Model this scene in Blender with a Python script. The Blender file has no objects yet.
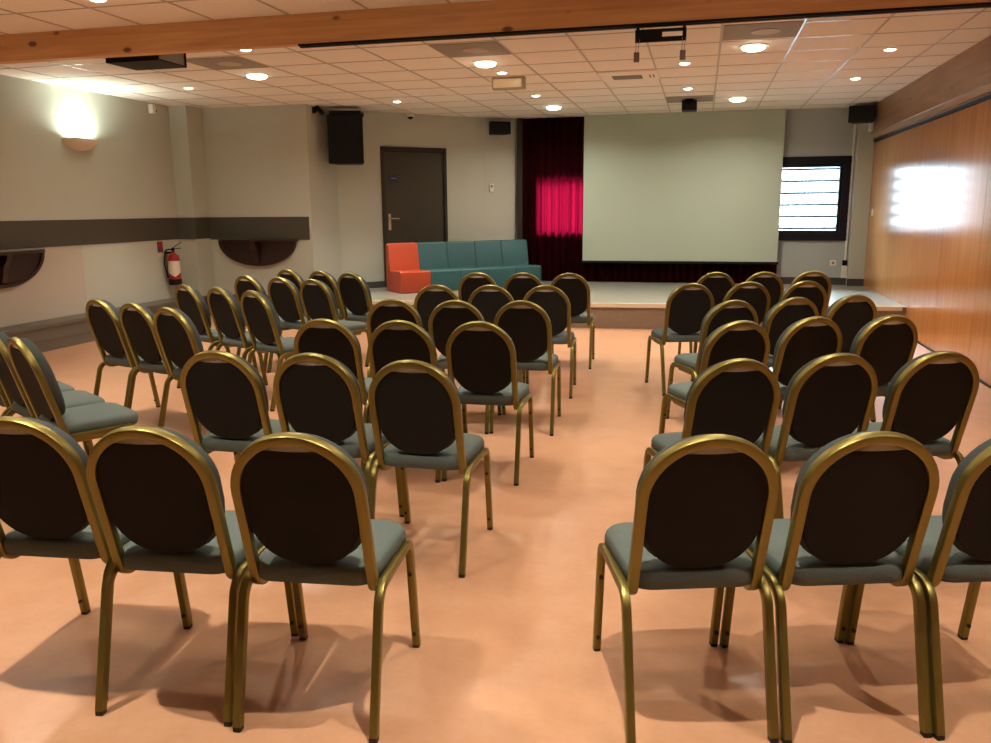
import bpy, bmesh, math, random
from mathutils import Vector, Matrix
random.seed(7)
C = bpy.context.scene.collection
R = math.radians
CAM_H = 1.52
CEIL = 2.975
STAGE = 0.32

# ------------------------------------------------------------------ helpers
def mesh_obj(name, bm, mat, parent=None, smooth=None, bevel=None):
    bmesh.ops.recalc_face_normals(bm, faces=bm.faces[:])
    me = bpy.data.meshes.new(name)
    bm.to_mesh(me); bm.free()
    mats = mat if isinstance(mat, (list, tuple)) else [mat]
    for m in mats: me.materials.append(m)
    if smooth:
        for p in me.polygons: p.use_smooth = True
        me.set_sharp_from_angle(angle=R(smooth))
    o = bpy.data.objects.new(name, me)
    C.objects.link(o)
    if parent is not None: o.parent = parent
    if bevel:
        md = o.modifiers.new('bevel', 'BEVEL'); md.width = bevel; md.segments = 2; md.limit_method = 'ANGLE'
    return o

def box(bm, x0, x1, y0, y1, z0, z1, mi=0):
    v = [bm.verts.new((x, y, z)) for z in (z0, z1) for y in (y0, y1) for x in (x0, x1)]
    for f in ((0,1,3,2),(4,5,7,6),(0,1,5,4),(2,3,7,6),(0,2,6,4),(1,3,7,5)):
        fc = bm.faces.new([v[i] for i in f]); fc.material_index = mi
    return v

def boxes(*bs):
    bm = bmesh.new()
    for b in bs: box(bm, *b)
    return bm

def prism(bm, pts, z0, z1, mi=0):
    a = [bm.verts.new((x, y, z0)) for x, y in pts]; b = [bm.verts.new((x, y, z1)) for x, y in pts]
    n = len(pts)
    for f in [bm.faces.new(a[::-1]), bm.faces.new(b)] + [bm.faces.new((a[i], a[(i+1) % n], b[(i+1) % n], b[i])) for i in range(n)]:
        f.material_index = mi

def loft(bm, rings, cap=True, mi=0, close=False):
    vs = [[bm.verts.new(p) for p in r] for r in rings]
    n = len(vs[0])
    pairs = list(zip(vs, vs[1:])) + ([(vs[-1], vs[0])] if close else [])
    for a, b in pairs:
        for i in range(n):
            f = bm.faces.new((a[i], a[(i+1) % n], b[(i+1) % n], b[i])); f.material_index = mi
    if cap and not close:
        bm.faces.new(vs[0][::-1]).material_index = mi; bm.faces.new(vs[-1]).material_index = mi
    return vs

def lathe(bm, prof, seg=24, cx=0, cy=0, cz=0, mi=0):
    loft(bm, [[(cx + r*math.cos(2*math.pi*k/seg), cy + r*math.sin(2*math.pi*k/seg), cz + z) for k in range(seg)] for r, z in prof], mi=mi)

def rrect(w, d, r, seg=3):
    """rounded rectangle w x d around the origin"""
    out = []
    for cx, cy, a0 in ((w/2-r, d/2-r, 0), (-w/2+r, d/2-r, 90), (-w/2+r, -d/2+r, 180), (w/2-r, -d/2+r, 270)):
        for k in range(seg+1):
            a = R(a0 + 90*k/seg); out.append((cx + r*math.cos(a), cy + r*math.sin(a)))
    return out

def sweep(bm, path, prof, n0, mi=0):
    """sweep a closed 2-D profile along a path with rotation-minimising frames"""
    P = [Vector(p) for p in path]; n = Vector(n0); rings = []
    tp = None
    for i, p in enumerate(P):
        a = P[max(i-1, 0)]; b = P[min(i+1, len(P)-1)]
        t = (b - a).normalized()
        if tp is not None:
            ax = tp.cross(t)
            if ax.length > 1e-7: n = Matrix.Rotation(tp.angle(t), 3, ax.normalized()) @ n
        n = (n - t*n.dot(t)).normalized(); bn = t.cross(n); tp = t
        rings.append([p + n*u + bn*v for u, v in prof])
    loft(bm, rings, mi=mi)

def circ(r, seg=10): return [(r*math.cos(2*math.pi*k/seg), r*math.sin(2*math.pi*k/seg)) for k in range(seg)]

def fillet(pts, r, seg=6):
    """round the inner corners of a 3-D polyline; r per corner"""
    P = [Vector(p) for p in pts]; out = [P[0]]
    for i in range(1, len(P)-1):
        a = (P[i-1]-P[i]).normalized(); b = (P[i+1]-P[i]).normalized()
        ang = a.angle(b); rr = r[i-1] if isinstance(r, (list, tuple)) else r
        d = rr/math.tan(ang/2); s = P[i]+a*d; e = P[i]+b*d
        c = P[i] + (a+b).normalized()*(rr/math.sin(ang/2))
        u = (s-c); w = (e-c); tot = u.angle(w); ax = u.cross(w).normalized()
        for k in range(seg+1): out.append(c + Matrix.Rotation(tot*k/seg, 3, ax) @ u)
    out.append(P[-1]); return out

def tag(o, label=None, cat=None, group=None, kind=None):
    if label: o['label'] = label
    if cat: o['category'] = cat
    if group: o['group'] = group
    if kind: o['kind'] = kind
    return o

def thing(name, label, cat, loc=(0,0,0), rotz=0, group=None):
    o = bpy.data.objects.new(name, None); C.objects.link(o)
    o.empty_display_size = .1
    o.location = loc; o.rotation_euler = (0, 0, rotz)
    return tag(o, label, cat, group)

def struct(name, bm, mat, smooth=None, parent=None):
    o = mesh_obj(name, bm, mat, parent, smooth)
    if parent is None: o['kind'] = 'structure'
    return o

# ------------------------------------------------------------------ materials
def mat(name, col, rough=.6, metal=0, spec=.5, bump=None, var=None, emit=None, coat=0, coords='Object'):
    m = bpy.data.materials.new(name); m.use_nodes = True
    nt = m.node_tree; b = nt.nodes['Principled BSDF']
    b.inputs['Base Color'].default_value = (*col, 1)
    b.inputs['Roughness'].default_value = rough; b.inputs['Metallic'].default_value = metal
    b.inputs['Specular IOR Level'].default_value = spec
    if coat: b.inputs['Coat Weight'].default_value = coat; b.inputs['Coat Roughness'].default_value = .12
    tc = nt.nodes.new('ShaderNodeTexCoord')
    if var:
        sc, amt, det = var
        no = nt.nodes.new('ShaderNodeTexNoise'); no.inputs['Scale'].default_value = sc; no.inputs['Detail'].default_value = det
        nt.links.new(tc.outputs[coords], no.inputs['Vector'])
        rp = nt.nodes.new('ShaderNodeValToRGB')
        rp.color_ramp.elements[0].position = .3; rp.color_ramp.elements[1].position = .7
        rp.color_ramp.elements[0].color = (*[c*(1-amt) for c in col], 1)
        rp.color_ramp.elements[1].color = (*[min(1, c*(1+amt)) for c in col], 1)
        nt.links.new(no.outputs['Fac'], rp.inputs['Fac']); nt.links.new(rp.outputs['Color'], b.inputs['Base Color'])
    if bump:
        sc, st = bump
        n2 = nt.nodes.new('ShaderNodeTexNoise'); n2.inputs['Scale'].default_value = sc; n2.inputs['Detail'].default_value = 3
        nt.links.new(tc.outputs[coords], n2.inputs['Vector'])
        bp = nt.nodes.new('ShaderNodeBump'); bp.inputs['Strength'].default_value = st; bp.inputs['Distance'].default_value = .01
        nt.links.new(n2.outputs['Fac'], bp.inputs['Height']); nt.links.new(bp.outputs['Normal'], b.inputs['Normal'])
    if emit:
        b.inputs['Emission Color'].default_value = (*emit[0], 1); b.inputs['Emission Strength'].default_value = emit[1]
    return m

def N(nt, t, **kw):
    n = nt.nodes.new(t)
    for k, v in kw.items(): setattr(n, k, v)
    return n

# floor: mottled salmon linoleum
def floor_mat():
    m = mat('salmon_linoleum', (.6, .32, .19), .33, spec=.45)
    nt = m.node_tree; b = nt.nodes['Principled BSDF']; L = nt.links.new
    tc = N(nt, 'ShaderNodeTexCoord')
    n1 = N(nt, 'ShaderNodeTexNoise'); n1.inputs['Scale'].default_value = 6; n1.inputs['Detail'].default_value = 6; n1.inputs['Roughness'].default_value = .6; n1.inputs['Distortion'].default_value = .8
    n2 = N(nt, 'ShaderNodeTexNoise'); n2.inputs['Scale'].default_value = 38; n2.inputs['Detail'].default_value = 5; n2.inputs['Distortion'].default_value = 1.2
    L(tc.outputs['Object'], n1.inputs['Vector']); L(tc.outputs['Object'], n2.inputs['Vector'])
    r1 = N(nt, 'ShaderNodeValToRGB'); e = r1.color_ramp.elements
    e[0].position = .25; e[0].color = (.455, .24, .134, 1); e[1].position = .72; e[1].color = (.535, .30, .18, 1)
    r2 = N(nt, 'ShaderNodeValToRGB'); e = r2.color_ramp.elements
    e[0].position = .3; e[0].color = (.80, .76, .72, 1); e[1].position = .55; e[1].color = (1, 1, 1, 1)
    mx = N(nt, 'ShaderNodeMix', data_type='RGBA', blend_type='MULTIPLY'); mx.inputs['Factor'].default_value = .18
    L(n1.outputs['Fac'], r1.inputs['Fac']); L(n2.outputs['Fac'], r2.inputs['Fac'])
    L(r1.outputs['Color'], mx.inputs[6]); L(r2.outputs['Color'], mx.inputs[7]); L(mx.outputs[2], b.inputs['Base Color'])
    n1.inputs['Distortion'].default_value = 0; n2.inputs['Distortion'].default_value = 0; n2.inputs['Detail'].default_value = 2
    rr = N(nt, 'ShaderNodeMapRange'); rr.inputs[3].default_value = .27; rr.inputs[4].default_value = .31
    L(n1.outputs['Fac'], rr.inputs['Value']); L(rr.outputs[0], b.inputs['Roughness'])
    return m

def wood_mat(name, c0, c1, rough, axis='Z', scale=1.0, knots=False, coat=0, spec=.5, stretch=14, aniso=0):
    m = mat(name, c0, rough, spec=spec, coat=coat)
    nt = m.node_tree; b = nt.nodes['Principled BSDF']; L = nt.links.new
    tc = N(nt, 'ShaderNodeTexCoord'); mp = N(nt, 'ShaderNodeMapping')
    s = [stretch, stretch, stretch]; s['XYZ'.index(axis)] = .7
    mp.inputs['Scale'].default_value = [v*scale for v in s]
    L(tc.outputs['Object'], mp.inputs['Vector'])
    n1 = N(nt, 'ShaderNodeTexNoise'); n1.inputs['Scale'].default_value = 1.6; n1.inputs['Detail'].default_value = 7; n1.inputs['Distortion'].default_value = .5
    L(mp.outputs[0], n1.inputs['Vector'])
    rp = N(nt, 'ShaderNodeValToRGB'); e = rp.color_ramp.elements
    e[0].position = .3; e[0].color = (*c0, 1); e[1].position = .7; e[1].color = (*c1, 1)
    L(n1.outputs['Fac'], rp.inputs['Fac'])
    out = rp.outputs['Color']
    if knots:
        mp2 = N(nt, 'ShaderNodeMapping'); s2 = [9, 9, 9]; s2['XYZ'.index(axis)] = 4.5
        mp2.inputs['Scale'].default_value = s2
        L(tc.outputs['Object'], mp2.inputs['Vector'])
        vo = N(nt, 'ShaderNodeTexVoronoi'); vo.inputs['Scale'].default_value = 1.0
        L(mp2.outputs[0], vo.inputs['Vector'])
        r3 = N(nt, 'ShaderNodeValToRGB'); e = r3.color_ramp.elements
        e[0].position = .14; e[0].color = (.25, .17, .12, 1); e[1].position = .24; e[1].color = (1, 1, 1, 1)
        L(vo.outputs['Distance'], r3.inputs['Fac'])
        gt = N(nt, 'ShaderNodeMath', operation='GREATER_THAN'); gt.inputs[1].default_value = .55
        sp = N(nt, 'ShaderNodeSeparateColor'); L(vo.outputs['Color'], sp.inputs[0]); L(sp.outputs[0], gt.inputs[0])
        mx = N(nt, 'ShaderNodeMix', data_type='RGBA', blend_type='MULTIPLY')
        L(gt.outputs[0], mx.inputs[0]); L(out, mx.inputs[6]); L(r3.outputs['Color'], mx.inputs[7]); out = mx.outputs[2]
    L(out, b.inputs['Base Color'])
    return m

# left wall: cream, turning slightly pinker low down on the part nearest the camera
def left_wall_mat():
    m = mat('cream_wall_pinker_low', (.5, .43, .31), .7, bump=(60, .08))
    nt = m.node_tree; b = nt.nodes['Principled BSDF']; L = nt.links.new
    tc = N(nt, 'ShaderNodeTexCoord'); sp = N(nt, 'ShaderNodeSeparateXYZ'); L(tc.outputs['Object'], sp.inputs[0])
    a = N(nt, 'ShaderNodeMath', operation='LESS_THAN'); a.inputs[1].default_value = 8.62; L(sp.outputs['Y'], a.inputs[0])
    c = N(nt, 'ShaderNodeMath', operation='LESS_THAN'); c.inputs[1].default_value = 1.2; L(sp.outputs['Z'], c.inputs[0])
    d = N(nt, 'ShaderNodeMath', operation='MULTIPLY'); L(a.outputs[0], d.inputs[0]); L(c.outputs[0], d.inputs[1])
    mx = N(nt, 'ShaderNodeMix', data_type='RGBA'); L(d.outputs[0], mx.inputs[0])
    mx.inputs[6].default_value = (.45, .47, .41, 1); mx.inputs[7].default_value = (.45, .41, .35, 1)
    L(mx.outputs[2], b.inputs['Base Color'])
    return m

M = {}
M['floor'] = floor_mat()
M['wall'] = mat('cream_wall_paint', (.45, .47, .41), .7, bump=(60, .08))
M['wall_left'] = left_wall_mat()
M['wall_window'] = mat('grey_wall_paint', (.37, .42, .43), .7, bump=(60, .06))
M['ceil'] = mat('mineral_ceiling_tile', (.86, .81, .74), .85, spec=.2, var=(90, .05, 3), bump=(220, .12))
M['grid'] = mat('ceiling_t_bar', (.42, .35, .28), .28, spec=.6)
M['stripe'] = mat('dark_olive_paint', (.055, .05, .035), .6)
M['base'] = mat('taupe_baseboard_paint', (.115, .10, .078), .45)
M['base_dark'] = mat('dark_plinth_paint', (.05, .05, .047), .5)
M['beam'] = wood_mat('pine_beam', (.54, .275, .105), (.70, .41, .18), .45, 'X', 1, knots=True, stretch=16)
M['strip'] = wood_mat('knotty_wood_fascia', (.22, .115, .06), (.33, .18, .095), .35, 'Y', 1, knots=True, stretch=10)
M['panel'] = wood_mat('varnished_veneer', (.40, .165, .045), (.50, .225, .07), .19, 'Z', 1, stretch=9, spec=1.0)
M['railtrim'] = mat('bare_wood_rail', (.42, .27, .14), .3)
M['black'] = mat('matt_black', (.004, .004, .004), .6, spec=.25)
M['blacksat'] = mat('satin_black', (.0045, .0045, .005), .55, spec=.25, bump=(400, .1))
M['stage'] = mat('grey_stage_linoleum', (.255, .265, .23), .30, var=(8, .08, 5))
M['nosing'] = mat('pale_stage_nosing', (.62, .52, .38), .4)
M['stagefront'] = mat('brown_stage_front', (.20, .14, .095), .6, var=(30, .08, 3))
M['seat'] = mat('grey_green_seat_fabric', (.108, .135, .125), .9, spec=.15, var=(260, .16, 3), bump=(480, .35))
M['pad'] = mat('grey_back_fabric', (.055, .066, .064), .9, spec=.15, var=(260, .16, 3), bump=(480, .35))
M['lip'] = mat('light_grey_fabric_edge', (.85, .87, .83), .7, spec=.3)
M['dark'] = mat('dark_brown_back_panel', (.0165, .0165, .0150), .75, spec=.12, bump=(300, .12))
M['gold'] = mat('champagne_gold_tube', (.215, .18, .050), .40, metal=.85, bump=(35, .02))
M['rubber'] = mat('black_rubber', (.012, .011, .01), .6)
M['orange'] = mat('orange_vinyl', (.42, .055, .018), .42, bump=(120, .1))
M['teal'] = mat('teal_vinyl', (.022, .098, .112), .42, bump=(120, .1))
M['door'] = mat('dark_taupe_door', (.050, .043, .030), .55, spec=.3)
M['doorframe'] = mat('dark_door_frame', (.030, .023, .017), .55, spec=.3)
M['steel'] = mat('brushed_steel', (.6, .58, .54), .3, metal=.9)
M['white'] = mat('white_plastic', (.7, .68, .62), .45)
M['offwhite'] = mat('offwhite_plaster', (.68, .60, .48), .6)
M['winframe'] = mat('navy_black_aluminium', (.003, .006, .014), .4, spec=.3)
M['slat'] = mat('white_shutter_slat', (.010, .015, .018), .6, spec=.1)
M['mahog'] = wood_mat('dark_mahogany', (.018, .006, .004), (.030, .010, .006), .35, 'Y', 1, stretch=12)
M['red'] = mat('red_enamel', (.32, .010, .011), .3)
M['paperlabel'] = mat('white_label', (.62, .55, .45), .6)
M['blue'] = mat('navy_sign', (.012, .018, .07), .4)
M['bluesign'] = mat('blue_pictogram', (.03, .06, .22), .5)
M['greytile'] = mat('grey_perforated_tile', (.30, .26, .21), .7, bump=(500, .2))
M['disc'] = mat('pale_grille_disc', (.46, .39, .31), .6)
M['greytag'] = mat('grey_metal_tag', (.22, .19, .165), .5)
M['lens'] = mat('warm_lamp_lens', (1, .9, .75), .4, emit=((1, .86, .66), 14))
M['glow'] = mat('white_lamp_tube', (1, 1, .95), .4, emit=((.93, 1, .90), 30))
M['vent'] = mat('vent_slot_grey', (.16, .14, .11), .6)

def screen_mat():
    m = mat('matt_screen_cloth', (.47, .56, .48), .8, spec=.15)
    nt = m.node_tree; b = nt.nodes['Principled BSDF']; o = nt.nodes['Material Output']
    t = N(nt, 'ShaderNodeBsdfTranslucent'); t.inputs['Color'].default_value = (.62, .52, .25, 1)
    mx = N(nt, 'ShaderNodeMixShader'); mx.inputs[0].default_value = .12
    nt.links.new(b.outputs[0], mx.inputs[1]); nt.links.new(t.outputs[0], mx.inputs[2]); nt.links.new(mx.outputs[0], o.inputs['Surface'])
    return m
M['screen'] = screen_mat()
def curtain_mat():
    m = mat('red_velvet', (.022, .0016, .003), .9, spec=.05)
    nt = m.node_tree; b = nt.nodes['Principled BSDF']; o = nt.nodes['Material Output']
    t = N(nt, 'ShaderNodeBsdfTranslucent'); t.inputs['Color'].default_value = (.17, .0015, .011, 1)
    mx = N(nt, 'ShaderNodeMixShader'); mx.inputs[0].default_value = .45
    nt.links.new(b.outputs[0], mx.inputs[1]); nt.links.new(t.outputs[0], mx.inputs[2]); nt.links.new(mx.outputs[0], o.inputs['Surface'])
    return m
M['curtain'] = curtain_mat()
def glass_mat():
    m = bpy.data.materials.new('window_glass'); m.use_nodes = True
    nt = m.node_tree; o = nt.nodes['Material Output']; nt.nodes.remove(nt.nodes['Principled BSDF'])
    t = N(nt, 'ShaderNodeBsdfTransparent'); g = N(nt, 'ShaderNodeBsdfGlossy'); g.inputs['Roughness'].default_value = .03
    f = N(nt, 'ShaderNodeFresnel'); f.inputs[0].default_value = 1.3
    mx = N(nt, 'ShaderNodeMixShader')
    nt.links.new(f.outputs[0], mx.inputs[0]); nt.links.new(t.outputs[0], mx.inputs[1]); nt.links.new(g.outputs[0], mx.inputs[2]); nt.links.new(mx.outputs[0], o.inputs['Surface'])
    return m
M['glass'] = glass_mat()

# ------------------------------------------------------------------ camera (room axes: X to the right wall, Y to the stage)
cam = bpy.data.cameras.new('camera'); co = bpy.data.objects.new('camera', cam); C.objects.link(co)
cam.sensor_width = 36; cam.sensor_fit = 'HORIZONTAL'; cam.lens = 820.78/991*36; cam.clip_start = .02
pitch, yaw, roll = R(11.192), R(13.969), R(-.458)
f0 = Vector((-math.sin(yaw), math.cos(yaw), 0)); r0 = Vector((math.cos(yaw), math.sin(yaw), 0)); u0 = Vector((0, 0, 1))
fw = math.cos(pitch)*f0 - math.sin(pitch)*u0; up = math.sin(pitch)*f0 + math.cos(pitch)*u0
rt = math.cos(roll)*r0 + math.sin(roll)*up; up2 = -math.sin(roll)*r0 + math.cos(roll)*up
mw = Matrix(((rt.x, up2.x, -fw.x, 0), (rt.y, up2.y, -fw.y, 0), (rt.z, up2.z, -fw.z, CAM_H), (0, 0, 0, 1)))
co.matrix_world = mw
bpy.context.scene.camera = co

# ------------------------------------------------------------------ the room shell
XL, XR, YB, YF = -7.34, 2.44, -3.0, 13.75
DA = Vector((-5.33, 11.70)); DB = Vector((-3.51, 13.42)); DU = (DB-DA).normalized(); DN = Vector((DU.y, -DU.x))   # DN points into the room
EA = Vector((-3.51, 13.42)); EB = Vector((-3.03, 13.75)); EU = (EB-EA).normalized(); EN = Vector((EU.y, -EU.x))

struct('floor', boxes((XL-.2, XR+.2, YB-.2, YF+.3, -.1, 0)), M['floor'])
struct('ceiling', boxes((XL-.2, XR+.2, YB-.2, YF+.3, CEIL, CEIL+.1)), M['ceil'])
PX, PY, GX, GY = .638, .650, .10, 5.46
bm = bmesh.new()
k = math.ceil((XL-GX)/PX)
while GX+k*PX < XR:
    x = GX+k*PX; box(bm, x-.010, x+.010, YB, YF, CEIL-.004, CEIL+.01); k += 1
k = math.ceil((YB-GY)/PY)
while GY+k*PY < YF:
    y = GY+k*PY; box(bm, XL, XR, y-.009, y+.009, CEIL-.0032, CEIL+.01); k += 1
struct('trim_1', bm, M['grid'])                                    # T-bars of the suspended ceiling
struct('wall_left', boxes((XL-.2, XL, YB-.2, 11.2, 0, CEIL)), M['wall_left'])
struct('wall_right', boxes((XR+.012, XR+.2, YB-.2, YF+.3, 0, CEIL)), M['strip'])
struct('wall_rear', boxes((XL-.2, XR+.2, YB-.2, YB, 0, CEIL)), M['wall'])
struct('wall_recess', boxes((XL, -5.42, 10.95, 11.15, 0, CEIL)), M['wall'])
struct('wall_pillar', boxes((XL, -7.06, 10.58, 10.95, 0, CEIL)), M['wall'])
bm = bmesh.new(); prism(bm, [(-5.42, 10.951), (-5.33, 11.70), (-5.53, 11.70), (-5.422, 11.151)], 0, CEIL); struct('wall_return', bm, M['wall'])
bm = bmesh.new(); q = DA - DU*.06; p1 = q - DN*.2; p2 = DB - DN*.2
prism(bm, [q[:], DB[:], p2[:], p1[:]], 0, CEIL); struct('wall_door', bm, M['wall'])
bm = bmesh.new(); p1 = EA - EN*.2; p2 = EB - EN*.2
prism(bm, [EA[:], EB[:], p2[:], p1[:]], 0, CEIL); struct('wall_corner', bm, M['wall'])
# back wall with two window openings
W1 = (.88, 2.17, 1.0, 2.27); W2 = (-2.755, -1.75, 1.045, 2.10)
xs = [-3.09, W2[0], W2[1], W1[0], W1[1], XR+.1]
bm = bmesh.new()
for a, b, w in ((xs[0], xs[1], None), (xs[1], xs[2], W2), (xs[2], xs[3], None), (xs[3], xs[4], W1), (xs[4], xs[5], None)):
    if w: box(bm, a, b, YF, YF+.22, 0, w[2]); box(bm, a, b, YF, YF+.22, w[3], CEIL)
    else: box(bm, a, b, YF, YF+.22, 0, CEIL)
struct('wall_back', bm, M['wall_window'])
struct('wall_pilaster', boxes((2.215, XR+.01, 13.58, YF, 0, CEIL)), M['wall'])
struct('trim_2', boxes((-3.0, -2.91, 13.64, 13.76, STAGE, CEIL)), M['doorframe'])   # dark jamb beside the curtain

# stage
bm = bmesh.new()
SF = [(-5.36, 10.66), (XR, 11.0)]
prism(bm, [(-5.42, 10.24), (XR+.01, 10.77), (XR+.01, YF+.05), (-3.0, YF+.05), (-3.62, 13.44), (-5.44, 11.72), (-5.42, 11.0)], 0, STAGE)
for f in bm.faces:
    f.normal_update()
    if f.normal.z > .5: f.material_index = 0
    elif f.normal.y < -.5: f.material_index = 1
st = struct('floor_stage', bm, [M['stage'], M['stagefront']])
bm = bmesh.new(); prism(bm, [(-5.42, 10.21), (XR-.05, 10.74), (XR-.05, 10.80), (-5.42, 10.27)], STAGE-.045, STAGE+.006); struct('trim_3', bm, M['nosing'])

# baseboards
def board(name, a, b, d, z0, z1, m, lip=True):
    a = Vector(a); b = Vector(b); u = (b-a).normalized(); n = Vector((u.y, -u.x))
    bm = bmesh.new()
    prism(bm, [a[:], b[:], (b+n*d)[:], (a+n*d)[:]], z0, z1)
    if lip:
        prism(bm, [a[:], b[:], (b+n*(d+.022))[:], (a+n*(d+.022))[:]], z1-.035, z1+.004)
        prism(bm, [a[:], b[:], (b+n*(d+.008))[:], (a+n*(d+.008))[:]], z0+.12, z0+.135)
    return struct(name, bm, m)
board('baseboard_left', (XL, YB), (XL, 10.58), .30, 0, .30, M['base'])
board('baseboard_pillar_side', (-7.06, 10.58), (-7.06, 10.95), .02, 0, .30, M['base'])
board('baseboard_recess', (-7.06, 10.95), (-5.43, 10.95), .02, 0, .30, M['base'])
board('baseboard_door', DA[:], (DA+DU*.70)[:], .015, STAGE, STAGE+.10, M['base_dark'], False)
board('baseboard_door_right', (DA+DU*1.85)[:], DB[:], .015, STAGE, STAGE+.10, M['base_dark'], False)
board('baseboard_corner', EA[:], EB[:], .015, STAGE, STAGE+.10, M['base_dark'], False)
board('baseboard_back', (-3.0, YF), (2.215, YF), .015, STAGE, STAGE+.11, M['base_dark'], False)
board('baseboard_pilaster', (2.20, 13.58), (XR, 13.58), .015, STAGE, STAGE+.11, M['base_dark'], False)

# dark painted band along the left walls
struct('trim_4', boxes((XL, XL+.012, YB, 10.58, 1.13, 1.435)), M['stripe'])
struct('trim_5', boxes((XL+.012, -7.06, 10.568, 10.58, 1.13, 1.435), (-7.06, -7.048, 10.568, 10.95, 1.13, 1.435)), M['stripe'])
struct('trim_6', boxes((-7.048, -5.455, 10.932, 10.95, 1.11, 1.435)), M['stripe'])

# right wall: sliding wood panels, rail, knotty fascia above
ys = [-3.0, -.65, .63, 1.91, 3.19, 4.47, 5.75, 7.03, 8.28, 9.52, 10.80, 12.11, 13.58]
bm = bmesh.new()
for a, b in zip(ys, ys[1:]): box(bm, XR, XR+.02, a+.003, b-.003, .012, 2.44)
struct('trim_7', bm, M['panel'])
struct('trim_8', boxes((XR-.035, XR+.02, YB, 13.58, 2.50, 2.565)), M['railtrim'])
struct('trim_9', boxes((XR-.012, XR+.02, YB, 13.58, 2.447, 2.48), (XR-.02, XR+.02, YB, 10.7, 0, .012)), M['black'])
struct('trim_10', boxes((XR-.055, XR+.02, YB, 13.58, 2.565, CEIL)), M['strip'])

# the beam across the room and the black track below it
struct('beam', boxes((XL, XR, 6.045, 6.14, 2.762, CEIL)), M['beam'])
o = mesh_obj('curtain_track', boxes((-3.03, XR-.06, 6.05, 6.12, 2.746, 2.762), (-3.03, XR-.06, 6.075, 6.11, 2.741, 2.746)), M['black'])
tag(o, 'long black curtain track fixed under the pine beam', 'track')

# ------------------------------------------------------------------ windows
def window(name, w, depth=.09, fr=.11):
    x0, x1, z0, z1 = w
    bm = bmesh.new()
    y0, y1 = YF-.03, YF+depth
    for b in ((x0, x1, y0, y1, z0, z0+fr), (x0, x1, y0, y1, z1-fr, z1), (x0, x0+fr, y0, y1, z0+fr, z1-fr), (x1-fr, x1, y0, y1, z0+fr, z1-fr)): box(bm, *b)
    i = fr; j = fr+.045
    for b in ((x0+i, x1-i, y0+.025, y1-.01, z0+i, z0+j), (x0+i, x1-i, y0+.025, y1-.01, z1-j, z1-i), (x0+i, x0+j, y0+.025, y1-.01, z0+j, z1-j), (x1-j, x1-i, y0+.025, y1-.01, z0+j, z1-j)): box(bm, *b)
    root = struct(name, bm, M['winframe'])
    mesh_obj('window_pane', boxes((x0+j, x1-j, YF+.03, YF+.036, z0+j, z1-j)), M['glass'], root)
    return root
w1 = window('window_1', W1)
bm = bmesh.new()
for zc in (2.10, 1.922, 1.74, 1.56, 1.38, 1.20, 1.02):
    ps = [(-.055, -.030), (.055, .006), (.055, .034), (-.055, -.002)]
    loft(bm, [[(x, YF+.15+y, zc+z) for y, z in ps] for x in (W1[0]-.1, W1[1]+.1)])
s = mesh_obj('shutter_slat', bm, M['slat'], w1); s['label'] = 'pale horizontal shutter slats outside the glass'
window('window_2', W2, fr=.06)

# ------------------------------------------------------------------ door
def on_wall(o, A, U, t, off=0, z=0):
    Nn = Vector((U.y, -U.x)); p = A + U*t + Nn*off
    o.location = (p.x, p.y, z); o.rotation_euler = (0, 0, math.atan2(U.y, U.x))
# local: x along wall, -y into the room
bm = boxes((-.558, -.508, -.025, .02, 0, 2.155), (.508, .558, -.025, .02, 0, 2.155), (-.558, .558, -.025, .02, 2.105, 2.155),
           (.468, .508, -.005, .02, 0, 2.105), (-.508, .508, -.005, .02, 2.07, 2.105))
dr = mesh_obj('door_1', bm, M['doorframe']); dr['kind'] = 'structure'; on_wall(dr, DA, DU, 1.258, 0, STAGE)
leaf = mesh_obj('door_leaf', boxes((-.506, .466, -.012, .018, .008, 2.068)), M['door'], dr)
hb = boxes((-.465, -.425, -.022, -.012, .89, 1.14)); hp = [Vector((-.445, -.02, 1.07)), Vector((-.445, -.065, 1.07)), Vector((-.30, -.065, 1.065))]
sweep(hb, fillet(hp, .018), circ(.010), (0, 0, 1))
mesh_obj('door_handle', hb, M['steel'], dr, 40)['label'] = 'brushed steel lever handle with long plate'
sg = thing('door_sign', 'small navy rectangular plaque on the dark door', 'sign'); on_wall(sg, DA, DU, .897, .0125, STAGE)
mesh_obj('plate', boxes((-.082, .082, -.006, 0, 1.625, 1.735)), M['blue'], sg)
# lettering on the plaque is an unreadable pale line in the photograph
mesh_obj('lettering', boxes((-.045, -.028, -.008, -.006, 1.674, 1.686), (-.022, -.006, -.008, -.006, 1.674, 1.686), (0, .015, -.008, -.006, 1.674, 1.686), (.021, .045, -.008, -.006, 1.674, 1.686)), mat('pale_lettering', (.25, .28, .42), .5), sg)

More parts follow.
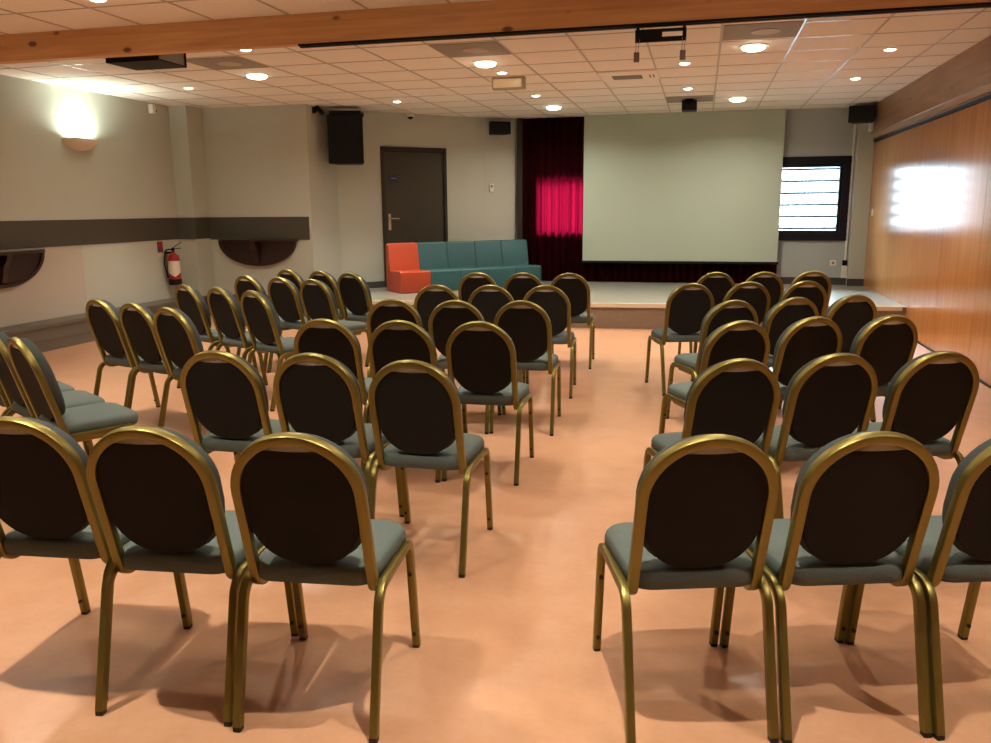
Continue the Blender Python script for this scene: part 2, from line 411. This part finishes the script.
# ------------------------------------------------------------------ projection screen, curtain
sc = thing('projection_screen', 'large pale roll-down projection screen hanging above the stage', 'screen', (-.365, 13.58, 0))
bm = bmesh.new(); x0, x1 = -1.52, 1.53
box(bm, x0, x1, 0, .003, .675, CEIL-.004); mesh_obj('screen_cloth', bm, M['screen'], sc)
mesh_obj('weight_bar', boxes((x0-.02, x1+.02, -.012, .016, .637, .677)), M['black'], sc)
bm = bmesh.new()
xa, xb = -2.91, 1.17; n = 560; rows = [(STAGE+.012, 1.0), (1.2, .95), (2.2, .8), (CEIL-.01, .65)]
vs = []
ph = [random.uniform(0, 6.28) for _ in range(8)]
for z, am in rows:
    r = []
    for i in range(n+1):
        t = i/n; x = xa+(xb-xa)*t; L = (xb-xa)*t
        y = .035*math.sin(2*math.pi*L/.125+ph[0]+1.1*math.sin(2*math.pi*L/.9+ph[1])) + .015*math.sin(2*math.pi*L/.06+ph[2]+math.sin(5*L)) + .008*math.sin(L*17+ph[3])
        r.append(bm.verts.new((x, 13.665+y*am, z)))
    vs.append(r)
for a, b in zip(vs, vs[1:]):
    for i in range(n): bm.faces.new((a[i], a[i+1], b[i+1], b[i]))
cu = mesh_obj('stage_curtain', bm, M['curtain'], None, 80)
tag(cu, 'dark red pleated curtain glowing where daylight comes through, behind the screen', 'curtain')

# ------------------------------------------------------------------ banquet chairs
ES = Vector((0, -.2663, .9639)); ED = Vector((0, .9639, .2663)); O0 = Vector((0, .152, .388))     # tilted plane of the backrest
def BP(x, s, d=0): return O0 + Vector((x, 0, 0)) + ES*s + ED*d
BW = .183; SC = .354                                              # arch radius (tube centre), height of its centre
def chair_parts():
    P = {}
    # back frame: an arched tube whose ends bend forward under the seat
    path = [Vector((-BW, .40, .412)), Vector((-BW, .20, .412))]
    foot = fillet([Vector((-BW, .40, .404)), Vector((-BW, .1477, .403)), BP(-BW, .13), ], .048, 6)
    arch = [BP(-BW, .20), BP(-BW, .27)] + [BP(-BW*math.cos(a), SC+BW*math.sin(a)) for a in [math.pi*k/24 for k in range(25)]] + [BP(BW, .27), BP(BW, .20)]
    path = foot[:-1] + [BP(-BW, .13)] + arch
    path += [Vector((-p.x, p.y, p.z)) for p in reversed(foot)]
    bm = bmesh.new(); sweep(bm, path, rrect(.030, .030, .0045, 2), (1, 0, 0)); P['back_frame'] = (bm, 'gold', 40)
    # outline of the backrest: semicircle on top, half ellipse below
    def outline(w, bot, top=None, n=40):
        out = []
        for k in range(n):
            a = 2*math.pi*k/n
            c, s_ = math.cos(a), math.sin(a)
            if s_ >= 0: out.append((w*c, SC + (top or w)*s_))
            else:
                e = .80
                out.append((w*(abs(c)**e)*(1 if c > 0 else -1), SC - .03 - (SC-.03-bot)*(abs(s_)**e)))
        return out
    def ring(o, d, k=1.0):
        cy = .32
        return [BP(x*k, cy+(s-cy)*k, d) for x, s in o]
    o = outline(.191, .104, .178)
    bm = bmesh.new()
    loft(bm, [ring(o, .012, .96), ring(o, .016, .995), ring(o, .04, 1.0), ring(o, .055, .97), ring(o, .063, .90), ring(o, .068, .7), ring(o, .069, .3)])
    # sloped fabric lip between arch and panel at the top
    ri = BW-.0165; hw = .092; flat = SC + math.sqrt(ri*ri-hw*hw) + .0115; lip0, lip1 = [], []
    def top_line(x): return flat - .005*(1-(x/hw)**2)
    for k in range(13):
        x = -hw + 2*hw*k/12
        st = SC + math.sqrt(ri*ri-x*x)
        lip0.append(BP(x, st+.006, .014)); lip1.append(BP(x, min(st, top_line(x)), -.0075))
    P['backrest'] = (bm, 'pad', 50); bm2 = bmesh.new()
    va = [bm2.verts.new(p) for p in lip0]; vb = [bm2.verts.new(p) for p in lip1]
    for i in range(12): bm2.faces.new((va[i], va[i+1], vb[i+1], vb[i]))
    P['lip'] = bm2
    o2 = []
    for x, s in outline(.172, .108, ri, 64):
        st = SC + math.sqrt(max(ri*ri-x*x, 0)) if abs(x) < ri else SC
        if s > SC and abs(x) < hw: s = min(s, top_line(x))
        o2.append((x, s))
    bm = bmesh.new(); loft(bm, [ring(o2, .013), ring(o2, -.006), ring(o2, -.009, .985)]); P['back_panel'] = (bm, 'dark', 40)
    # seat cushion
    so = []
    def corner(cx, cy, r, a0, n=7):
        for k in range(n+1):
            a = R(a0+90*k/n); so.append((cx+r*math.cos(a), cy+r*math.sin(a)))
    corner(.208-.085, .515-.085, .085, 0); corner(-.208+.085, .515-.085, .085, 90)
    corner(-.196+.07, .112+.07, .07, 180); corner(.196-.07, .112+.07, .07, 270)
    def sring(k, z): return [(x*k, .31+(y-.31)*k, z) for x, y in so]
    bm = bmesh.new()
    loft(bm, [sring(.93, .424), sring(.975, .427), sring(.985, .437), sring(1.0, .442), sring(1.0, .462), sring(.985, .474), sring(.955, .482), sring(.85, .490), sring(.6, .4945), sring(.25, .496)])
    P['seat'] = (bm, 'seat', 50)
    # side frames: rear leg, rail, front leg
    prof = rrect(.0255, .030, .0045, 2)
    for s in (-1, 1):
        x = s*.2090
        full = fillet([(x, .004, 0.012), (x, .112, .425), (x, .478, .425), (x, .540, .012)], [.075, .06], 7)
        nn = 1+8
        P['rear%d' % s] = (full[:nn], prof); P['rail%d' % s] = (full[nn-1:nn+1], prof); P['front%d' % s] = (full[nn:], prof)
    return P
CP = chair_parts()
def first_chair():
    t = thing('banquet_chair', 'x', 'chair')
    mesh_obj('seat', CP['seat'][0], M['seat'], t, 50)
    mesh_obj('backrest', CP['backrest'][0], M['pad'], t, 50)
    mesh_obj('backrest_piping', CP['lip'], M['lip'], t, 50)['label'] = 'light grey fabric edge under the arch'
    mesh_obj('back_panel', CP['back_panel'][0], M['dark'], t, 40)['label'] = 'dark brown rear panel of the backrest'
    mesh_obj('back_frame', CP['back_frame'][0], M['gold'], t, 25)
    for s in (-1, 1):
        bm = bmesh.new(); p, prof = CP['rail%d' % s]; sweep(bm, p, prof, (1, 0, 0)); mesh_obj('seat_rail', bm, M['gold'], t, 25)
        for w in ('rear', 'front'):
            bm = bmesh.new(); p, prof = CP['%s%d' % (w, s)]; sweep(bm, p, prof, (1, 0, 0)); lg = mesh_obj('leg', bm, M['gold'], t, 25)
            fx, fy = s*.2090, (.004 if w == 'rear' else .540)
            bm = bmesh.new(); loft(bm, [[(fx+a, fy+b, z) for a, b in rrect(.0245, .029, .0045, 2)] for z in (0, .0135)]); mesh_obj('foot_cap', bm, M['rubber'], lg, 40)
            if w == 'front':
                for z in (.06, .30):
                    bm = bmesh.new()
                    y = .540 - .062*(z/.425) - .0155
                    loft(bm, [[(fx+.007*math.cos(2*math.pi*k/10), y+dy, z+.007*math.sin(2*math.pi*k/10)) for k in range(10)] for dy in (.002, -.005)])
                    mesh_obj('bumper', bm, M['rubber'], lg, 40)
    return t
chair0 = first_chair(); used = [False]
def dup(root):
    r = root.copy(); C.objects.link(r)
    for ch in list(root.children):
        c = ch.copy(); C.objects.link(c); c.parent = r
        for g in list(ch.children):
            d = g.copy(); C.objects.link(d); d.parent = c
    return r
def chair(ax, ay, deg, label, group):
    """ax, ay: where the top of the arch stands"""
    if not used[0]: o = chair0; used[0] = True
    else: o = dup(chair0)
    a = R(deg); oy = .005
    o.location = (ax + oy*math.sin(a), ay - oy*math.cos(a), 0); o.rotation_euler = (0, 0, a)
    o['label'] = label; o['category'] = 'chair'; o['group'] = group
    return o

ORD = ['front row nearest the stage', 'second row from the stage', 'third row from the stage', 'fourth row from the stage', 'fifth row from the stage', 'last row, farthest from the stage']
def spread(ps, deg, smin=.448):
    """keep neighbours of a row from running into one another"""
    u = Vector((math.cos(R(deg)), math.sin(R(deg)))); P = [Vector(p) for p in ps]
    for _ in range(30):
        for a, b in zip(range(len(P)), range(1, len(P))):
            d = (P[b]-P[a]).dot(u)
            if d < smin: e = u*(smin-d)/2; P[a] -= e; P[b] += e
    return P
# where the tops of the arches stand, row by row from the stage backwards, and which way the row faces
RIGHT = [
    ([(0.158, 8.067), (0.601, 8.156), (1.054, 8.343)], 14),
    ([(-0.049, 6.806), (0.404, 7.043), (0.867, 7.191)], 19),
    ([(0.236, 5.605), (0.650, 5.851), (1.064, 6.097)], 27),
    ([(0.236, 4.570), (0.650, 4.817), (1.064, 4.964)], 28),
    ([(0.177, 3.388), (0.601, 3.605), (1.005, 3.733)], 23),
    ([(0.060, 2.198), (0.497, 2.325), (0.925, 2.445)], 17.5),
]
MID = [
    ([(-2.069, 7.705), (-1.645, 7.744), (-1.228, 7.744)], 4),
    ([(-2.070, 6.370), (-1.635, 6.420), (-1.203, 6.465)], 5),
    ([(-2.050, 5.290), (-1.590, 5.280), (-1.148, 5.333)], 4),
    ([(-2.050, 4.220), (-1.610, 4.240), (-1.165, 4.286)], 2),
    ([(-2.055, 3.140), (-1.610, 3.165), (-1.132, 3.095)], 1.5),
    ([(-1.990, 1.955), (-1.535, 1.945), (-1.077, 1.970)], 6),
]
SIDE = [
    ([(-4.137, 7.811), (-3.792, 7.722), (-3.388, 7.535)], -22),
    ([(-4.160, 7.005), (-3.790, 6.895), (-3.388, 6.737)], -22),
    ([(-4.215, 6.068), (-3.775, 5.871), (-3.352, 5.674)], -28),
    ([(-4.084, 4.908), (-3.723, 4.762), (-3.353, 4.588)], -22),
    ([(-4.04, 3.75), (-3.645, 3.525), (-3.255, 3.295)], -31),
]
for i, (ps, dg) in enumerate(RIGHT):
    for p, e in zip(spread(ps, dg), ('aisle end', 'middle', 'wall end')):
        chair(p.x, p.y, dg, 'gold-framed banquet chair, %s of the %s, wood-panelled side' % (e, ORD[i]), 'banquet chairs on the wood-panelled side of the aisle')
for i, (ps, dg) in enumerate(MID):
    for k, (p, e) in enumerate(zip(spread(ps, dg), ('far end', 'middle', 'aisle end'))):
        chair(p.x, p.y, dg, 'gold-framed banquet chair, %s of the %s, centre block' % (e, ORD[i]), 'banquet chairs of the centre block')
for i, (ps, dg) in enumerate(SIDE):
    nm = ORD[i] if i < 4 else 'last row'
    for p, e in zip(spread(ps, dg), ('wall end', 'middle', 'inner end')):
        chair(p.x, p.y, dg, 'gold-framed banquet chair, %s of the %s, block beside cream wall' % (e, nm), 'banquet chairs of the block beside the cream wall')

# ------------------------------------------------------------------ low vinyl seats on the stage
def low_seat(i, label, m):
    s0 = Vector((-4.19, 11.22)); u = Vector((math.cos(R(43.9)), math.sin(R(43.9))))
    p = s0 + u*(.486*i)
    t = thing('low_seat', label, 'seat', (p.x, p.y, STAGE), R(43.9), 'low vinyl seats in a row on the stage')
    w = .480
    def slab(prof, r=.03):
        bm = bmesh.new()
        rings = []
        for x, k in ((0, .0), (.012, .7), (.03, 1), (w-.03, 1), (w-.012, .7), (w, 0)):
            cy = sum(a for a, b in prof)/len(prof); cz = sum(b for a, b in prof)/len(prof)
            q = .965 + .035*k
            rings.append([(x, cy+(y-cy)*q, cz+(z-cz)*q) for y, z in prof])
        loft(bm, rings); return bm
    def rp(pts, r):
        P = fillet([(0, *p) for p in (pts[-1:]+pts+pts[:1])], r, 4)
        return [(v.y, v.z) for v in P[1:-1]]
    seat = slab(rp([(0, .0), (.0, .32), (.40, .315), (.42, .0)], .028))
    mesh_obj('seat', seat, m, t, 50)
    back = slab(rp([(.36, .20), (.445, .715), (.535, .715), (.535, .0), (.36, .0)], .028))
    mesh_obj('backrest', back, m, t, 50)
low_seat(0, 'orange low vinyl seat at the door end of the row on stage', M['orange'])
for i, l in enumerate(('teal low vinyl seat touching the orange one', 'teal low vinyl seat, second one along from the orange seat',
                       'teal low vinyl seat between two teal ones, one short of the curtain end', 'teal low vinyl seat at the end of the row beside the red curtain')):
    low_seat(i+1, l, M['teal'])

# ------------------------------------------------------------------ speakers
def speaker(name, label, w, h, d, loc, rz, tilt=0, grp=None):
    t = thing(name, label, 'speaker', loc, rz, grp)
    bm = bmesh.new(); loft(bm, [[(x, y, z) for x, y in ((-w/2, 0), (w/2, 0), (w*.36, d), (-w*.36, d))] for z in (0, h)])
    mesh_obj('cabinet', bm, M['blacksat'], t, None, .012)
    mesh_obj('speaker_grille', boxes((-w/2+.015, w/2-.015, -.012, 0, .02, h-.02)), M['black'], t)
    mesh_obj('bracket', boxes((-.04, .04, d-.02, d+.11, h*.45, h*.55)), M['black'], t)
    return t
speaker('loudspeaker', 'big upright black loudspeaker on the wall beside the door', .51, .68, .36, (-4.97, 11.24, 2.175), R(14), grp=None)
mesh_obj('top_mount', boxes((-.22, .22, .0, .36, .68, .73)), M['black'], bpy.data.objects['loudspeaker'])
speaker('wall_speaker', 'small black wall speaker high beside the red curtain', .36, .195, .2, ((EA+EU*.22+EN*.22).x, (EA+EU*.22+EN*.22).y, 2.71), math.atan2(EU.y, EU.x))
speaker('wall_speaker', 'small black wall speaker high in the corner by the wood panels', .36, .235, .24, (2.17, 13.18, 2.705), R(-14))

# ------------------------------------------------------------------ lamps
def spot_light(parent, z, energy, size, col, spread):
    l = bpy.data.lights.new('lamp', 'AREA'); l.shape = 'DISK'; l.size = size; l.energy = energy; l.color = col; l.spread = R(spread)
    o = bpy.data.objects.new('lamp', l); C.objects.link(o); o.parent = parent; o.location = (0, 0, z)
    return o
WARM = (1, .89, .73)
def downlight(x, y, r, energy, label, grp, seen=True, spread=155):
    t = thing('downlight' if r > .07 else 'recessed_spotlight', label, 'lamp', (x, y, CEIL), 0, grp)
    bm = bmesh.new(); lathe(bm, [(r*1.28, 0), (r*1.25, -.008), (r*1.02, -.012), (r, -.002), (r*1.1, 0)], 28); mesh_obj('trim_ring', bm, M['white'], t, 40)
    bm = bmesh.new(); lathe(bm, [(r*1.0, -.001), (r*.95, -.3*r), (r*.6, -.42*r), (r*.2, -.45*r)], 28); mesh_obj('lens', bm, M['lens'], t, 40)  # lens domed downwards so its shape stands in for bloom
    spot_light(t, -.06, energy, r*1.4 if r > .07 else .03, WARM, spread)
EB_, ES_ = 34, 13
for x, y, l in [(-2.18, 8.45, 'large round downlight in front of the emergency light'), (-2.15, 12.27, 'large round downlight closest to the curtain'),
                (-4.76, 8.49, 'large round downlight between the black box and the loudspeaker'), (.40, 8.32, 'large round downlight closest to the wood-panelled wall, near the beam'),
                (.41, 12.12, 'large round downlight just in front of the screen top')]:
    downlight(x, y, .105, EB_, l, 'large round downlights')
for x, y, l in [(-2.16, 9.08, 'small spotlight beside the large downlight near the emergency light'), (-2.16, 10.99, 'small spotlight between emergency light and curtain'),
                (-4.09, 11.01, 'small spotlight near the loudspeaker and door'), (-4.10, 7.14, 'small spotlight close behind the beam near the black box'),
                (-6.01, 9.09, 'small spotlight nearest the wall sconce'), (-.23, 9.05, 'small spotlight beyond the hanging black frame'),
                (-.23, 10.92, 'small spotlight in front of the small black ceiling box'), (1.66, 10.66, 'small spotlight above the stage edge near the window'),
                (1.66, 8.83, 'small spotlight nearest the knotty wood fascia')]:
    downlight(x, y, .05, ES_, l, 'small recessed spotlights', spread=78)
for x, y in [(-4.77, 4.6), (-2.19, 4.6), (.41, 4.6)]: downlight(x, y, .105, 22, 'large round downlight on the camera side of the beam', 'large downlights on the near side of the beam')
for x, y, e in [(-4.12, 5.24, 13), (-.23, 5.3, 13), (1.66, 5.3, 13), (-6.0, 5.3, 13), (-2.17, 5.3, 13), (-2.17, 3.35, 5), (-.23, 3.35, 4), (1.66, 3.35, 5), (-4.1, 3.35, 10), (-6.0, 3.35, 10),
                (-2.17, 1.85, 20), (-.23, 1.85, 21), (1.66, 1.85, 20), (-4.1, 1.7, 15), (-6.0, 1.7, 13)]:  # leftmost spots of the nearer rows are added, their bounce brightens the ceiling
    downlight(x, y, .05, e, 'small spotlight on the camera side of the beam', 'small spotlights on the near side of the beam', spread=92)

# wall sconce: half bowl throwing light upwards
t = thing('wall_sconce', 'glowing half-bowl plaster uplight on the cream wall', 'lamp', (XL, 8.75, 2.25))
bm = bmesh.new(); rings = []
for k in range(7):
    a = math.pi/2*k/6; r = max(.03, .27*math.sin(a)); z = .13*(1-math.cos(a))
    rings.append([(.62*r*math.sin(math.pi*j/18), -r*math.cos(math.pi*j/18), z) for j in range(19)])
inner = [[(x*.9+.002, y*.92, z+.012) for x, y, z in rr] for rr in reversed(rings)]
rings += inner
loft(bm, rings, cap=True); mesh_obj('lamp_bowl', bm, M['offwhite'], t, 60)
bm = bmesh.new(); loft(bm, [[(.075+.022*a, y, .115+.022*b) for a, b in circ(1, 10)] for y in (-.16, .16)]); mesh_obj('light_tube', bm, M['glow'], t, 40)
l = bpy.data.lights.new('lamp', 'AREA'); l.shape = 'RECTANGLE'; l.size = .12; l.size_y = .36; l.energy = 17; l.color = (.90, 1, .86)
o = bpy.data.objects.new('lamp', l); C.objects.link(o); o.parent = t; o.location = (.085, 0, .15); o.rotation_euler = (R(180), 0, 0)
l.spread = R(170)

# ------------------------------------------------------------------ ceiling fittings
for x, y, l in [(-2.46, 7.44, 'grey speaker tile behind the beam, centre of the room'), (.10, 7.33, 'grey speaker tile nearest the wood-panelled wall'), (-5.01, 7.44, 'grey speaker tile beside the black box')]:
    t = thing('ceiling_speaker_tile', l, 'ceiling panel', (x, y, CEIL), 0, 'grey ceiling speaker tiles')
    mesh_obj('panel', boxes((.012, .631, .012, .644, -.006, .004)), M['greytile'], t)
    bm = bmesh.new(); lathe(bm, [(.12, -.004), (.118, -.012), (.03, -.014)], 28, .36, .33); mesh_obj('speaker_disc', bm, M['disc'], t, 40)
t = thing('ceiling_vent', 'pale air diffuser tile with one long grey slot and two short ones', 'vent', (-.86, 9.71, CEIL))
mesh_obj('panel', boxes((-.31, .33, -.32, .31, -.012, .004)), M['ceil'], t)
mesh_obj('slot', boxes((-.18, .15, -.06, .20, -.016, -.010)), M['vent'], t)
mesh_obj('slot', boxes((.23, .245, -.05, .14, -.016, -.010)), M['vent'], t); mesh_obj('slot', boxes((.27, .285, -.05, .14, -.016, -.010)), M['vent'], t)
t = thing('emergency_light', 'cream emergency light box hung from the ceiling, switched off', 'lamp', (-2.175, 9.44, CEIL))
mesh_obj('housing', boxes((-.185, .185, -.01, .10, -.13, 0)), mat('dark_cream_plastic', (.45, .36, .22), .4), t, None, .008)
mesh_obj('diffuser', boxes((-.17, .155, -.022, -.008, -.115, -.02)), mat('glossy_cream_glow_diffuser', (.75, .62, .36), .18, emit=((1, .75, .4), .12)), t, None, .006)  # lamp is off: a faint warm glow is put into the diffuser
t = thing('ceiling_projector', 'small black box hung from a grey ceiling tile before the screen', 'projector', (-.225, 11.9, CEIL))
mesh_obj('tile', boxes((-.31, .31, -.2, .43, -.006, .004)), M['greytile'], t); mesh_obj('body', boxes((-.10, .10, 0, .24, -.16, -.03)), M['blacksat'], t, None, .01)
mesh_obj('bracket', boxes((-.05, .05, .05, .15, -.031, 0)), M['black'], t)
t = thing('projector_box', 'large flat black casing hung behind the beam above the sconce', 'box', (-4.605, 6.20, 2.735))
bm = bmesh.new(); box(bm, -.25, .25, 0, .39, 0, .012); box(bm, -.25, .25, 0, .012, .012, .19); box(bm, -.25, .25, .378, .39, .012, .19); box(bm, -.25, -.238, .012, .378, .012, .19)
mesh_obj('casing', bm, M['blacksat'], t)
mesh_obj('side_panel', boxes((.225, .236, .012, .378, .012, .19)), M['greytag'], t)['label'] = 'casing side, grey painted in for light falling on it'  # side of the black casing, grey put in for the light on it
mesh_obj('hanger', boxes((-.02, .02, .17, .21, .012, CEIL-2.735)), M['black'], t)
t = thing('hanging_frame', 'black slotted bracket frame hanging from the track with two dangling straps', 'bracket', (-.325, 6.10, 2.645))
mesh_obj('plate', boxes((-.173, .010, -.012, .012, 0, .083), (.010, .173, -.012, .012, 0, .030), (.010, .173, -.012, .012, .064, .083), (.147, .173, -.012, .012, .03, .064)), M['black'], t, None)
for x in (-.155, .158):
    mesh_obj('hook', boxes((x-.010, x+.010, -.010, .010, .080, .0975)), M['black'], t)
    bm = bmesh.new()
    for dx in (-.010, .014): sweep(bm, [Vector((x+dx, -.014, .02)), Vector((x+dx*.7-.004, -.014, -.03)), Vector((x+dx*.6-.006, -.014, -.075))], circ(.0018, 6), (1, 0, 0))
    s = mesh_obj('strap', bm, M['greytag'], t)
    bm = bmesh.new(); box(bm, x-.024, x+.014, -.022, -.008, -.130, -.066); mesh_obj('clip', bm, M['greytag'], s)

# cameras, sensors, switches
p = DA + DU*1.195 + DN*.055
t = thing('dome_camera', 'white dome camera at the ceiling above the door', 'camera', (p.x, p.y, CEIL))
bm = bmesh.new(); lathe(bm, [(.065, 0), (.065, -.045), (.058, -.05)], 20); mesh_obj('base', bm, M['white'], t, 40)
bm = bmesh.new(); lathe(bm, [(.045, -.049), (.042, -.066), (.027, -.082), (.006, -.088)], 20); mesh_obj('dome', bm, M['blacksat'], t, 60)
t = thing('wall_camera', 'small black camera on a bracket at the ceiling corner near the loudspeaker', 'camera', (-5.40, 11.14, 2.90))
bm = bmesh.new(); box(bm, 0, .03, -.03, .03, -.03, .05); sweep(bm, [Vector((.02, 0, .01)), Vector((.09, -.01, .0))], circ(.012), (0, 0, 1)); mesh_obj('bracket', bm, M['black'], t)
bm = bmesh.new(); sweep(bm, [Vector((.05, .02, .05)), Vector((.17, -.06, -.04))], circ(.032, 14), (0, 0, 1)); mesh_obj('body', bm, M['black'], t, 40)
t = thing('motion_sensor', 'small white sensor box at the top of the cream wall', 'sensor', (XL, 10.17, 2.83))
mesh_obj('body', boxes((0, .07, -.035, .035, 0, .12)), M['white'], t, None, .008); mesh_obj('lens', boxes((.045, .075, .036, .046, .02, .05)), M['blacksat'], t)
t = thing('wall_detector', 'small white detector under the corner speaker', 'sensor', (XR-.055, 13.50, 2.60))
mesh_obj('body', boxes((-.05, 0, -.045, .045, 0, .16)), M['white'], t, None, .008); mesh_obj('lens', boxes((-.056, -.05, -.02, .02, .03, .06)), M['paperlabel'], t)
t = thing('thermostat', 'small white thermostat box on the wall below the curtain-side speaker', 'thermostat'); on_wall(t, EA, EU, .125, 0, 1.80)
mesh_obj('body', boxes((-.035, .035, -.03, 0, 0, .13)), M['white'], t, None, .006); mesh_obj('display', boxes((-.02, .02, -.033, -.03, .07, .11)), M['greytag'], t)
t = thing('light_switch', 'small white switch on the far end of the wood panels', 'switch', (XR, 13.27, 1.38))
mesh_obj('plate', boxes((-.012, 0, -.04, .04, 0, .10)), M['white'], t, None, .004); mesh_obj('rocker', boxes((-.016, -.012, -.018, .018, .025, .075)), M['paperlabel'], t)
t = thing('wall_socket', 'white wall socket below the window', 'socket', (2.009, YF, .615))
mesh_obj('plate', boxes((-.045, .045, -.012, 0, 0, .085)), M['white'], t, None, .004)
bm = bmesh.new(); loft(bm, [[(.022*math.cos(2*math.pi*k/16), y, .0425+.022*math.sin(2*math.pi*k/16)) for k in range(16)] for y in (-.013, -.0119)]); mesh_obj('socket_hole', bm, M['greytag'], t)
t = thing('cable_box', 'white junction box with black top at the pilaster foot', 'box', (2.165, YF, STAGE+.11))
mesh_obj('body', boxes((-.03, .045, -.07, 0, 0, .19)), M['white'], t, None, .004); mesh_obj('plug', boxes((-.025, .04, -.065, -.005, .19, .27)), M['black'], t)
mesh_obj('cable_duct', boxes((0, .03, -.03, 0, .27, 2.3)), M['white'], t)

# ------------------------------------------------------------------ half-moon consoles on the left walls
def console(label, loc, rz):
    t = thing('half_moon_console', label, 'shelf', loc, rz, 'half-moon wall consoles')
    w, h = .62, .36
    def half(ww, hh, n=28): return [(ww*math.cos(math.pi+math.pi*k/n), hh*math.sin(math.pi+math.pi*k/n)) for k in range(n+1)]
    bm = bmesh.new(); o = half(w, h); loft(bm, [[(x, y, z) for x, z in o] for y in (0, -.022)]); mesh_obj('back_board', bm, M['mahog'], t, 40)
    bm = bmesh.new(); a = half(w, h); b = half(w*.93, h*.9)
    loft(bm, [[(p[0], y, p[1]) for p in (a if k in (0, 1) else b)] for k, y in ((0, -.022), (1, -.045), (2, -.045), (3, -.022))], cap=False, close=True); mesh_obj('rim', bm, M['mahog'], t, 40)
    bm = bmesh.new(); prism(bm, [(x, -.20*math.sqrt(max(0, 1-(x/.65)**2))) for x in [.65-1.30*k/24 for k in range(25)]], 0, .03); mesh_obj('shelf_top', bm, M['mahog'], t, 40)
    bm = bmesh.new(); pr = [(-.02, 0), (-.17, 0), (-.15, -.06), (-.10, -.13), (-.08, -.22), (-.05, -.30), (-.02, -.32)]
    loft(bm, [[(x, y, z) for y, z in pr] for x in (-.035, .035)]); mesh_obj('bracket', bm, M['mahog'], t)
    return t
console('dark mahogany half-moon console shelf on the recessed wall', (-6.28, 10.932, 1.09), 0)
console('dark mahogany half-moon console shelf on the long cream wall', (XL+.012, 7.34, 1.08), R(90))

# ------------------------------------------------------------------ fire extinguisher and its sign
t = thing('fire_extinguisher', 'red fire extinguisher with white label hung by the pillar', 'fire extinguisher', (XL+.125, 10.24, .50), R(35))
bm = bmesh.new(); lathe(bm, [(.078, .07), (.084, .08), (.084, .36), (.07, .41), (.035, .445), (.026, .45), (.026, .475)], 24); mesh_obj('cylinder', bm, M['red'], t, 40)
bm = bmesh.new(); lathe(bm, [(.07, 0), (.088, .01), (.088, .085), (.07, .086)], 24); mesh_obj('foot_ring', bm, M['black'], t, 40)
bm = bmesh.new(); va = []
for z0, sh in ((.12, 1), (.34, 0)):
    va.append([])
    for k in range(13):
        a = R(-160 + 140*k/12); zz = z0 + (.06*abs(k-6)/6 if sh else 0)
        va[-1].append(bm.verts.new((.0855*math.cos(a), .0855*math.sin(a), zz)))
for i in range(12): bm.faces.new((va[0][i], va[0][i+1], va[1][i+1], va[1][i]))
mesh_obj('sticker', bm, M['paperlabel'], t, 60)
bm = bmesh.new(); box(bm, -.022, .022, -.022, .022, .475, .52); sweep(bm, [Vector((-.01, 0, .515)), Vector((.12, 0, .60))], rrect(.022, .01, .004), (0, 1, 0)); sweep(bm, [Vector((0, 0, .505)), Vector((.11, 0, .515))], rrect(.022, .01, .004), (0, 1, 0)); mesh_obj('valve_handle', bm, M['black'], t)
bm = bmesh.new(); sweep(bm, fillet([(0, -.01, .50), (-.10, -.03, .50), (-.125, -.03, .30), (-.09, -.03, .10)], [.05, .1], 6), circ(.011, 10), (0, 1, 0)); mesh_obj('hose', bm, M['black'], t, 60)
bm = bmesh.new(); sweep(bm, [Vector((0, 0, .455)), Vector((-.102, .072, .455))], rrect(.03, .03, .004), (0, 0, 1)); mesh_obj('wall_hook', bm, M['black'], t)
t = thing('fire_sign', 'small red and blue extinguisher sign above the fire extinguisher', 'sign', (XL, 10.13, .96))
mesh_obj('plate', boxes((.0, .004, -.06, .06, 0, .15)), M['red'], t); mesh_obj('pictogram', boxes((.004, .006, -.055, .0, .01, .07)), M['bluesign'], t)
mesh_obj('lower_panel', boxes((.0, .004, -.06, .03, -.06, 0)), M['paperlabel'], t)

# ------------------------------------------------------------------ daylight and view
wd = bpy.data.worlds.new('daylight'); bpy.context.scene.world = wd; wd.use_nodes = True
bg = wd.node_tree.nodes['Background']; bg.inputs['Color'].default_value = (.64, .85, 1, 1); bg.inputs['Strength'].default_value = 15
wt = wd.node_tree
g_tc = N(wt, 'ShaderNodeTexCoord'); g_sp = N(wt, 'ShaderNodeSeparateXYZ'); g_mr = N(wt, 'ShaderNodeMapRange')      # overcast sky, brighter overhead
g_mr.inputs[1].default_value = .15; g_mr.inputs[2].default_value = .55; g_mr.inputs[3].default_value = 11; g_mr.inputs[4].default_value = 85
wt.links.new(g_tc.outputs['Generated'], g_sp.inputs[0]); wt.links.new(g_sp.outputs['Z'], g_mr.inputs[0]); wt.links.new(g_mr.outputs[0], bg.inputs['Strength'])
S = bpy.context.scene
S.cycles.use_denoising = True
S.cycles.max_bounces = 8; S.cycles.diffuse_bounces = 5; S.cycles.glossy_bounces = 3; S.cycles.transparent_max_bounces = 8
S.cycles.sample_clamp_indirect = 8
S.view_settings.view_transform = 'Standard'; S.view_settings.look = 'None'
S.view_settings.exposure = 0.10
